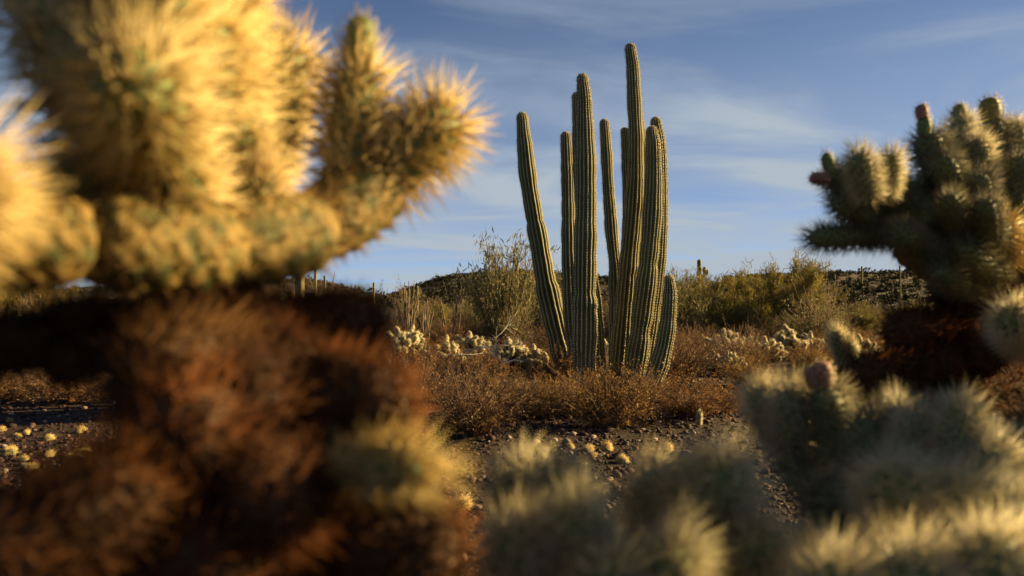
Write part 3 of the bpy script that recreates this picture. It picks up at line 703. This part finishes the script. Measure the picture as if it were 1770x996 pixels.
# ------------------------------------------------------------------ shrubs
def shrub_proto(name, seed, rx, h, ntw, nleaf, leaf, lmat, tmat, upright=0.5, gap=0.25, thin=1.0):
    """rounded desert shrub of radius rx and height h: twigs forking from the base, leaves along their outer halves"""
    g = np.random.default_rng(seed)
    b = MB(); ends = []
    for k in range(ntw):
        a = g.uniform(0, 6.28); e = g.uniform(0.08, 1) ** 0.6
        d = np.array([math.cos(a) * math.sin(e * 1.35), math.sin(a) * math.sin(e * 1.35), math.cos(e * 1.35) + upright * 0.2])
        ln = g.uniform(0.7, 1.08); tip = d * [rx, rx, h] * ln
        mid = tip * 0.5 + g.normal(size=3) * rx * 0.07 + [0, 0, h * 0.06]
        root = np.array([math.cos(a), math.sin(a), 0]) * rx * 0.06 * g.random() - [0, 0, 0.02]
        pts = spline([root, mid, tip], rx * 0.28)
        b.add(*tube(pts, np.linspace(0.0042, 0.0014, len(pts)) * thin, 3, cap=False)); ends.append(pts)
        for q in range(3):
            t = g.uniform(0.35, 0.9); p0 = pts[int(t * (len(pts) - 1))]
            p1 = p0 + (d * 0.5 + g.normal(size=3) * 0.5) * [rx, rx, h] * g.uniform(0.2, 0.42)
            p1[2] = max(p1[2], 0.01)
            pm = (p0 + p1) / 2 + g.normal(size=3) * 0.012
            sub = np.array([p0, pm, p1]); b.add(*tube(sub, [.0018 * thin, .0015 * thin, .0009 * thin], 3, cap=False)); ends.append(sub)
    tw = b.build(name + '_twigs', tmat)
    # leaves
    w = g.random(len(ends)) ** 1.2 + gap * 0.1; w /= w.sum()
    idx = g.choice(len(ends), nleaf, p=w)
    P = np.empty((nleaf, 3))
    for q, k in enumerate(idx):
        e = ends[k]; t = g.uniform(0.35, 1.0) * (len(e) - 1); i0 = min(int(t), len(e) - 2); P[q] = e[i0] + (e[i0 + 1] - e[i0]) * (t - i0)
    P += g.normal(size=P.shape) * 0.011
    P[:, 2] = np.maximum(P[:, 2], 0.008)
    u = g.normal(size=(nleaf, 3)); u /= np.linalg.norm(u, axis=1, keepdims=True)
    v = np.cross(u, g.normal(size=(nleaf, 3))); v /= np.linalg.norm(v, axis=1, keepdims=True)
    s = leaf * g.lognormal(0, 0.3, (nleaf, 1))
    w3 = np.cross(u, v)
    Vv = np.stack([P, P + u * s * .55 + v * s * .3 + w3 * s * .1, P + u * s * 1.15, P + u * s * .55 - v * s * .3 + w3 * s * .1], 1).reshape(-1, 3)
    i = np.arange(nleaf)[:, None] * 4
    lf = mesh(name + '_leaves', Vv, [np.concatenate([i + [0, 1, 2], i + [0, 2, 3]])], lmat)
    return tw, lf

SH = {
    'rust': [shrub_proto('rust', 20 + k, .42, .40, 90, 6500, .011, M_RUST, M_TWIG) for k in range(3)],
    'tan': [shrub_proto('tan', 30 + k, .42, .42, 170, 4200, .009, M_TAN, M_TWIG, thin=.9) for k in range(3)],
    'olive': [shrub_proto('olive', 40 + k, .6, .8, 110, 5200, .018, M_GREYGREEN, M_TWIG, upright=.9, thin=1.4) for k in range(2)],
}
def shrub(kind, px, d, s, label, group=None, hs=1.0, sink=0.0):
    i = random.randrange(len(SH[kind])); tw, lf = SH[kind][i]
    p = gp(px, d); p.z -= sink
    o = thing('shrub', p, label, 'shrub', group, random.uniform(0, 6.28), s)
    o.scale.z = s * hs
    link('twigs', tw, o); f = link('foliage', lf, o); f['kind'] = 'stuff'
    return o
shrub('rust', 1045, 5.35, 1.12, 'rounded rust-brown shrub at the foot of the tallest organ pipe stems', hs=.95)
shrub('rust', 950, 5.9, .8, 'dark rust shrub hugging the leaning outer organ pipe stem', hs=.9)
shrub('tan', 900, 5.75, .8, 'small tan shrub between the wide twiggy bush and the leaning organ pipe stem', hs=.85)
shrub('tan', 820, 4.95, 1.1, 'wide tan twiggy bush with a bare shaded underside on dark soil', hs=1.0)
shrub('rust', 1190, 5.7, 1.0, 'low orange-brown shrub beside the short curved organ pipe stem', hs=.72)
shrub('rust', 1235, 6.0, .9, 'small orange-brown shrub at the edge of the open gravel', hs=.65)
shrub('tan', 715, 5.8, 1.1, 'tan bush beside the wide twiggy bush', hs=1.0)
shrub('tan', 660, 6.6, 1.2, 'pale dry bush below the white-tipped chollas', hs=.95)
shrub('tan', 580, 6.2, 1.2, 'pale dry bush half hidden by the brown dead cholla stems', hs=.9)
for px, d, k, sc, lab in [(1000, 5.95, 'rust', .9, 'rust shrub tucked between the rounded rust shrub and the leaning stem'), (1112, 6.1, 'rust', .85, 'rust shrub between the rounded rust shrub and the low orange-brown one'),
                         (862, 6.2, 'rust', .95, 'dark rust shrub behind the wide twiggy bush'), (780, 6.5, 'olive', .5, 'grey-green shrub behind the wide twiggy bush')]:
    shrub(k, px, d, sc, lab, hs=.85)
for px, d, k, sc, lab in [(20, 7.0, 'tan', 1.0, 'dry tan bush behind the litter of fallen cholla joints'), (120, 6.7, 'rust', 1.0, 'rust-brown bush behind the litter of fallen cholla joints'),
                         (-70, 6.3, 'rust', 1.1, 'rust-brown bush past the end of the joint litter'), (210, 7.4, 'tan', 1.1, 'dry tan bush hidden behind the dead cholla stems')]:
    shrub(k, px, d, sc, lab, hs=.75)
shrub('rust', 1120, 7.9, 1.0, 'rust shrub just behind the organ pipe stems', hs=.9)
shrub('rust', 955, 7.8, 1.0, 'brown shrub behind the leaning organ pipe stem', hs=1.0)

# the scrub plain: shrubs scattered from behind the organ pipe to the foot of the hills
taken = [(gp(1040, 7.05), .75)]
def free(p, r):
    for q, s in taken:
        if (q - p).length < (r + s): return False
    taken.append((p, r)); return True
g = np.random.default_rng(77)
cnt = {'rust': 0, 'tan': 0, 'olive': 0}
for tries in range(2600):
    d = math.exp(g.uniform(math.log(6.8), math.log(46))); px = g.uniform(-260, 2030)
    if d < 7.8 and px > 1230: continue
    if d < 8.5 and px < 420: continue
    p = gp(px, d); k = g.choice(['rust', 'tan', 'olive'], p=[.46, .36, .18] if d < 15 else [.32, .26, .42])
    s = g.uniform(.75, 1.3) * (1 + .012 * d)
    if k == 'olive' and d < 11: continue
    if not free(p, .26 * s if d < 16 else .5 * s): continue
    if sum(cnt.values()) > 270: break
    cnt[k] += 1
    z = ('out beyond the dead stems of the golden cholla' if px < 600 else 'around the ocotillo and creosote bushes' if px < 950 else 'behind the organ pipe stems' if px < 1150
         else 'past the bud-bearing cholla, below the dark ridge' if px > 1430 else 'in front of the palo verde row' if d < 16 else 'behind the palo verde row')
    nm, hr = {'rust': ('low rust-brown shrub', (.7, 1.05)), 'tan': ('dry tan twiggy shrub', (.75, 1.1)), 'olive': ('taller grey-green shrub', (.8, 1.15))}[k]
    shrub(k, px, d, s, nm + ' ' + z, nm + 's ' + z, g.uniform(*hr))

# ------------------------------------------------------------------ palo verde trees and creosote
def broom_proto(name, seed, rx, h, limbs, twigs, lmat, bark, tl=.16, wid=.0035, erect=0.6):
    """multi-stemmed tree: crooked limbs from the ground, each ending in upswept brooms of fine green twigs"""
    g = np.random.default_rng(seed)
    b = MB(); segs = []
    for k in range(limbs):
        a = g.uniform(0, 6.28); e = g.uniform(0.15, 1.0)
        tip = np.array([math.cos(a) * rx * e, math.sin(a) * rx * e, h * (1.02 - .45 * e ** 2) * g.uniform(.72, 1.05)])
        mid = tip * [.55, .55, .45] + g.normal(size=3) * rx * .09
        pts = spline([[0, 0, -.05], tip * [.2, .2, .18] + g.normal(size=3) * .03, mid, tip], .12)
        b.add(*tube(pts, np.linspace(.022, .004, len(pts)) * h / 1.8, 5)); 
        for q in range(7):
            t = g.uniform(.3, .98); p0 = pts[int(t * (len(pts) - 1))]
            dr = g.normal(size=3) * .6 + [math.cos(a) * .4, math.sin(a) * .4, erect]
            p1 = p0 + dr / np.linalg.norm(dr) * g.uniform(.22, .5) * h * .45
            sub = spline([p0, (p0 + p1) / 2 + g.normal(size=3) * .03, p1], .1)
            b.add(*tube(sub, np.linspace(.006, .002, len(sub)), 3, cap=False)); segs.append(sub)
        segs.append(pts[len(pts) // 2:])
    tr = b.build(name + '_trunk', bark)
    w = np.array([len(s_) for s_ in segs], float) * g.uniform(.3, 1.5, len(segs)); w /= w.sum()
    idx = g.choice(len(segs), twigs, p=w)
    P = np.array([segs[k][g.integers(0, len(segs[k]))] for k in idx]) + g.normal(size=(twigs, 3)) * .06
    D = g.normal(size=(twigs, 3)) * .55 + np.array([0, 0, erect * 1.3]) + P * [.35, .35, 0] / rx
    D, U, W = frames(D)
    ln = tl * g.uniform(.4, 1.3, (twigs, 1)); wd = wid * g.uniform(.6, 1.5, (twigs, 1)); aa = g.uniform(0, 6.28, (twigs, 1))
    side = U * np.cos(aa) + W * np.sin(aa)
    bend = g.normal(size=(twigs, 3)) * .12
    Vv = np.stack([P - side * wd, P + side * wd, P + (D + bend) * ln * .55 + side * wd, P + (D + bend) * ln * .55 - side * wd, P + D * ln], 1).reshape(-1, 3)
    Vv[:, 2] = np.maximum(Vv[:, 2], 0.03)
    i = np.arange(twigs)[:, None] * 5
    T = np.concatenate([i + [0, 1, 2], i + [0, 2, 3], i + [3, 2, 4]])
    return tr, mesh(name + '_crown', Vv, [T], lmat)
PV = [broom_proto('palo_verde', 50 + k, 1.35, 2.0, 16, 15000, M_OLIVE, M_PVBARK, tl=.16, wid=.0045) for k in range(3)]
CR = [broom_proto('creosote', 60 + k, 1.0, 1.75, 24, 5200, M_GREYGREEN, M_TWIG, tl=.10, wid=.006, erect=.9) for k in range(2)]
def tree(proto, name, px, d, s, hs, label, cat='tree', group=None):
    o = thing(name, gp(px, d), label, cat, group, random.uniform(0, 6.28), s); o.scale.z = s * hs
    link('trunk', proto[0], o); c = link('crown', proto[1], o); c['kind'] = 'stuff'
    return o
tree(CR[0], 'creosote_bush', 868, 13.5, 1.0, 1.12, 'tall twiggy creosote bush before the dark round hill', 'bush')
tree(CR[1], 'creosote_bush', 935, 15.0, .9, 1.1, 'creosote bush half hidden by the leaning organ pipe stem', 'bush')
tree(CR[0], 'creosote_bush', 815, 18.0, .6, .9, 'smaller creosote bush left of a bare-topped saguaro post', 'bush')
tree(CR[1], 'creosote_bush', 1165, 15.5, .85, 1.1, 'pale airy bush right behind the short curved organ pipe stem', 'bush')
tree(CR[0], 'creosote_bush', 1195, 18.0, .85, 1.1, 'pale airy bush at the foot of the two-armed saguaro', 'bush')
for px, d, s, hs, k, lab in [(1190, 16, .8, .85, 0, 'yellow-green palo verde nearest the organ pipe cactus'),
                             (1255, 17.5, .85, .78, 1, 'yellow-green palo verde between the two-armed saguaro and the taller palo verde'),
                             (1345, 16.5, .95, .86, 2, 'tallest yellow-green palo verde at the end of its row before the dark ridge'),
                             (1300, 19, .85, .85, 0, 'palo verde peering out between two fuller palo verdes'),
                             (1500, 24, .8, .6, 1, 'dim palo verde low against the dark ridge'),
                             (1600, 22, .8, .6, 2, 'shaded palo verde behind the bud-bearing cholla'),
                             (30, 19, 1.0, .8, 1, 'sunlit palo verde behind the far cholla clump under the golden cholla'),
                             (-120, 17, 1.0, .85, 0, 'palo verde standing apart past the far cholla clump'),
                             (770, 30, .8, .55, 2, 'small palo verde at the foot of the dark round hill')]:
    tree(PV[k], 'palo_verde_tree', px, d, s * 1.12, hs, lab)

# ------------------------------------------------------------------ saguaros
def column(parent, name, pts, rad, ribs=12, mat=M_SAGUARO):
    s = spline([list(p) + [r] for p, r in zip(pts, rad)], 0.15)
    P = s[:, :3]; rr = s[:, 3].copy()
    k = 5; tg = P[-1] - P[-2]; tg /= np.linalg.norm(tg); ca = np.linspace(0, 1, k + 1)[1:] * 1.5
    P = np.vstack([P, P[-1] + tg * (np.sin(ca) * rr[-1])[:, None]]); rr = np.concatenate([rr, np.cos(ca) * rr[-1]])
    seg = ribs * 2
    V, T, Q = tube(P, rr, seg, cap=True)
    c = np.repeat(P, seg, 0); f = np.where(np.arange(len(c)) % 2 == 0, 1.0, .84)[:, None]
    V[:len(c)] = c + (V[:len(c)] - c) * f
    b = MB(); b.add(V, T, Q)
    return link(name, b.build(name, mat), parent)
def saguaro(px, top, w, d, label, arms=(), cap=False):
    p = gp(px, d); t = at(px, top, d) - p; r = w / F * d / 2
    o = thing('saguaro_cactus', p, label, 'cactus')
    column(o, 'trunk', [(0, 0, -.1), (t.x * .5, 0, t.z * .5), (t.x, 0, t.z - r)], [r * .85, r, r * .92])
    for (dx, y0, y1, ww) in arms:
        a = at(px, y0, d) - p; e = at(px + dx, y1, d) - p; ra = ww / F * d / 2
        column(o, 'arm', [(0, 0, a.z - ra), (e.x * .55, 0, a.z - ra * .6), (e.x, 0, a.z + ra), (e.x, 0, e.z - ra)], [ra * .8, ra, ra, ra * .9], 9)
    return o
saguaro(518, 425, 17, 17, 'stout ribbed saguaro trunk under the golden cholla arm')
saguaro(545, 432, 5, 24, 'slender pole-like saguaro next to the stout ribbed one')
saguaro(561, 476, 4.5, 34, 'short thin saguaro on the brown hill slope')
saguaro(607, 493, 3, 60, 'tiny saguaro post, first of a close pair'); saguaro(615, 492, 3, 60, 'tiny saguaro post, second of a close pair')
saguaro(646, 488, 4, 45, 'lone thin saguaro post left of the ocotillo')
saguaro(721, 494, 5, 26, 'thin saguaro standing among the ocotillo wands')
saguaro(893, 450, 8, 22, 'bare-topped saguaro post behind the creosote bush')
saguaro(1209, 448, 8, 25, 'two-armed saguaro above the palo verde trees', [(9, 478, 461, 7), (14, 475, 466, 3.5)])
for px, top, dd in [(1302, 473, 85), (1490, 460, 80), (1443, 473, 90), (1556, 459, 70)]:
    o = saguaro(px, top, 3, dd, 'far saguaro pole on the skyline of the dark ridge'); o['group'] = 'saguaros on the ridge'
for px, top, dd, w in [(85, 492, 20, 5), (75, 497, 22, 4)]:
    o = saguaro(px, top, w, dd, 'slim saguaro pole beside the far sunlit palo verde'); o['group'] = 'slim saguaros by the far palo verde'

# ------------------------------------------------------------------ ocotillo and bare wands
def ocotillo(px, d, n, hmax, spread, label, seed):
    g = np.random.default_rng(seed); o = thing('ocotillo', gp(px, d), label, 'ocotillo')
    for k in range(n):
        a = g.uniform(0, 6.28); e = g.uniform(.1, 1) * spread; h = hmax * g.uniform(.5, 1)
        b = MB()
        pts = spline([(math.cos(a) * .05, math.sin(a) * .05, -.05), (math.cos(a) * e * .5 * h, math.sin(a) * e * .5 * h, h * .5), (math.cos(a + .2) * e * h * .85, math.sin(a + .2) * e * h * .85, h)], .18)
        pts[1:-1] += g.normal(size=(len(pts) - 2, 3)) * .012
        b.add(*tube(pts, np.linspace(.021, .007, len(pts)) * g.uniform(.7, 1.2), 5))
        link('wand', b.build('wand', M_OCOTILLO), o)
ocotillo(705, 17, 22, 1.35, .32, 'cluster of upright ocotillo wands left of the dark round hill', 1)
ocotillo(735, 16, 12, 1.0, .4, 'short splayed ocotillo at the foot of the thin saguaro', 2)
ocotillo(500, 20, 7, 1.7, .35, 'bare ocotillo wands beside the stout ribbed saguaro', 3)
ocotillo(560, 18, 6, 1.6, .35, 'bare ocotillo wands beside the pole-like saguaro', 4)
ocotillo(780, 14, 4, 1.5, .5, 'sparse ocotillo leaning from the creosote bush', 5)

# ------------------------------------------------------------------ chollas out on the plain
def far_cholla(seed, label=None):
    g = np.random.default_rng(seed)
    o = thing('cholla_cactus', Vector((0, 0, 0)), 'x', 'cactus')
    trunk(o, [Vector((0, 0, -.02)), Vector((.02, 0, .15)), Vector((0, .01, .28))], [.04, .035, .03], spiny=False)
    for k in range(34):
        a = k * 2.4; e = math.sqrt((k + .5) / 34)
        rr_ = .27 * e; zt = .38 - .20 * e * e + g.uniform(-.05, .05)
        m0 = Vector((math.cos(a) * rr_ * .8, math.sin(a) * rr_ * .8, zt - .06)); b0 = Vector((math.cos(a) * rr_ * .25, math.sin(a) * rr_ * .25, .12 + .4 * (zt - .12) * (1 - e)))
        dr = Vector((math.cos(a) * e * .9 + g.normal() * .35, math.sin(a) * e * .9 + g.normal() * .35, .75)).normalized()
        joint(o, b0, m0, 'smalldead', .8); e0 = m0 + dr * g.uniform(.06, .10); joint(o, m0, e0, 'small', g.uniform(.8, 1.05))
        if k % 3 == 0: joint(o, m0.lerp(e0, .7), e0 + Vector((g.normal() * .05, g.normal() * .05, .03)), 'small', .75)
    return o
FC = [far_cholla(200 + k) for k in range(3)]
used = [False] * 3
spots = [(693, 10.5, 1.05, 'rounded white-tipped cholla left of the dead white branches'), (712, 12.5, .95, 'white-tipped cholla behind the rounded one, near the ocotillo'),
         (662, 11, .9, 'white-tipped cholla at the edge of the blurred brown stems'), (815, 10.5, .95, 'cholla with one tall pale stem before the creosote bush'),
         (772, 10.0, .8, 'small brown-footed cholla between the dead branches and the creosote bush'), (882, 9.6, .85, 'orange-brown cholla near the leaning organ pipe stem'),
         (1048, 10.5, .75, 'pale-tipped cholla seen between the organ pipe stems'), (925, 9.5, .7, 'small cholla behind the leaning organ pipe stem'),
         (1263, 11.5, 1.0, 'bright cholla in front of the row of palo verdes'), (1322, 10.5, .85, 'low bright cholla before the tallest palo verde'),
         (1362, 12, 1.0, 'broad bright cholla at the foot of the tallest palo verde'), (1398, 12.5, .85, 'small cholla at the end of the palo verde row'),
         (1205, 9.6, .55, 'knee-high cholla in a low row, beside the organ pipe'), (1235, 9.5, .55, 'knee-high cholla in a low row, middle one'),
         (1265, 9.4, .55, 'knee-high cholla in a low row, farthest from the organ pipe'), (1535, 9.0, .7, 'sunlit cholla beyond the dark dead stems'),
         (25, 12, 1.2, 'sunlit golden cholla under the far palo verde'), (-20, 11, 1.1, 'sunlit cholla beside the golden one under the far palo verde'),
         (60, 14, 1.0, 'pale cholla behind the sunlit golden one'), (1490, 10.5, .8, 'cholla with lit tips past the small dark cholla')]
for k, (px, d, s, lab) in enumerate(spots):
    i = k % 3
    o = FC[i] if not used[i] else copy_tree(FC[i]); used[i] = True
    s *= 1.2; o.location = gp(px, d); o.scale = (s, s, s); o.rotation_euler = (0, 0, random.uniform(0, 6.28)); o['label'] = lab
    tag(o, None, None, 'chollas out on the plain')

# ------------------------------------------------------------------ dead branches, fallen joints, stones
def dead_branch(px, d, L0, seed, label, group=None, lift=.12):
    g = np.random.default_rng(seed); b = MB()
    def br(p, dr, ln, r, lev):
        pts = [p]; 
        for k in range(4):
            dr = dr + g.normal(size=3) * .28; dr /= np.linalg.norm(dr); p = p + dr * ln / 4; p[2] = max(p[2], .02); pts.append(p)
        sp_ = spline(pts, ln / 10); b.add(*tube(sp_, np.linspace(r, r * .45, len(sp_)), 6))
        if lev < 3:
            for q in range(2 + (lev == 0)): br(pts[g.integers(1, 5)].copy(), dr + g.normal(size=3) * .75, ln * g.uniform(.45, .7), r * .55, lev + 1)
    br(np.array([0, 0, .03]), np.array([g.uniform(-1, 1), -.2, .45]), L0 * .62, .0065, 0)
    o = link('dead_branch', b.build('dead_branch', M_WHITEWOOD, smooth=True)); o.location = gp(px, d) + Vector((0, 0, lift))
    tag(o, label, 'branch', group)
dead_branch(800, 7.6, .75, 1, 'bleached forked dead branch lying on the brown shrubs', lift=.36)
dead_branch(835, 7.4, .65, 2, 'bleached crooked branch beside the forked dead one', lift=.36)
dead_branch(905, 6.4, .5, 3, 'thin bleached stick beside the leaning organ pipe stem', lift=.34)
dead_branch(855, 12, .9, 4, 'bare grey branch under the creosote bush', lift=.3)

def ball(px, py, s, label, group=None, kind='golden'):
    d = CAMZ * F / (py - HOR)
    p = gp(px, d) + Vector((0, 0, .012 * s)); e = KINDS[kind][0]
    o = thing('fallen_cholla_joint', p, label, 'cactus joint', group, random.uniform(0, 6.28), s)
    dr = Vector((random.uniform(-1, 1), random.uniform(-1, 1), random.uniform(-.1, .5))).normalized()
    M = dr.to_track_quat('Z', 'Y').to_matrix().to_4x4() @ Matrix.Translation((0, 0, -e[0] / 2)) @ Matrix.Diagonal((1, 1, 1.05, 1))
    j = link('joint', e[2], o, M); s_ = link('spines', e[3], j); s_['kind'] = 'stuff'
ball(795, 872, 1.0, 'lone bright fallen cholla joint on bare dark gravel beside the golden cholla')
ball(884, 918, .7, 'dull fallen cholla joint half under the low pale cholla', kind='straw')
LG = 'fallen joints below the organ pipe'
for px, py, s in [(985, 778, .7), (1016, 782, .9), (1048, 779, 1.0), (1075, 800, .95), (1153, 778, .95), (1025, 792, .6), (1168, 800, .7), (1125, 790, .6)]:
    ball(px, py, s * .75, 'pale fallen cholla joint on the gravel in front of the rounded rust shrub', LG)
for k in range(20):
    px = random.uniform(-20, 150); py = random.uniform(725, 815)
    ball(px, py, random.uniform(.4, .68), 'fallen straw-coloured cholla joint in the litter on open ground near the golden cholla', 'fallen joints littering the open gravel')
# young upright cholla on the gravel
Y = thing('cholla_cactus', gp(1207, 5.35), 'tiny upright young cholla alone on open gravel', 'cactus')
p = gp(1207, 5.35); joint(Y, p, p + Vector((.004, 0, .085)), 'straw', .55)

ST = [stone_mesh(300 + k) for k in range(5)]
for k in range(46):
    py = random.uniform(735, 985); px = random.uniform(740, 1420)
    d = CAMZ * F / (py - HOR); p = gp(px, d)
    s = random.uniform(.014, .034)
    o = link('stone', ST[k % 5]); o.location = p + Vector((0, 0, s * .25)); o.scale = (s,) * 3; o.rotation_euler = (random.uniform(-.3, .3), random.uniform(-.3, .3), random.uniform(0, 6.28))
    tag(o, 'loose pale stone on the dark gravel', 'stone', 'loose stones on the gravel')
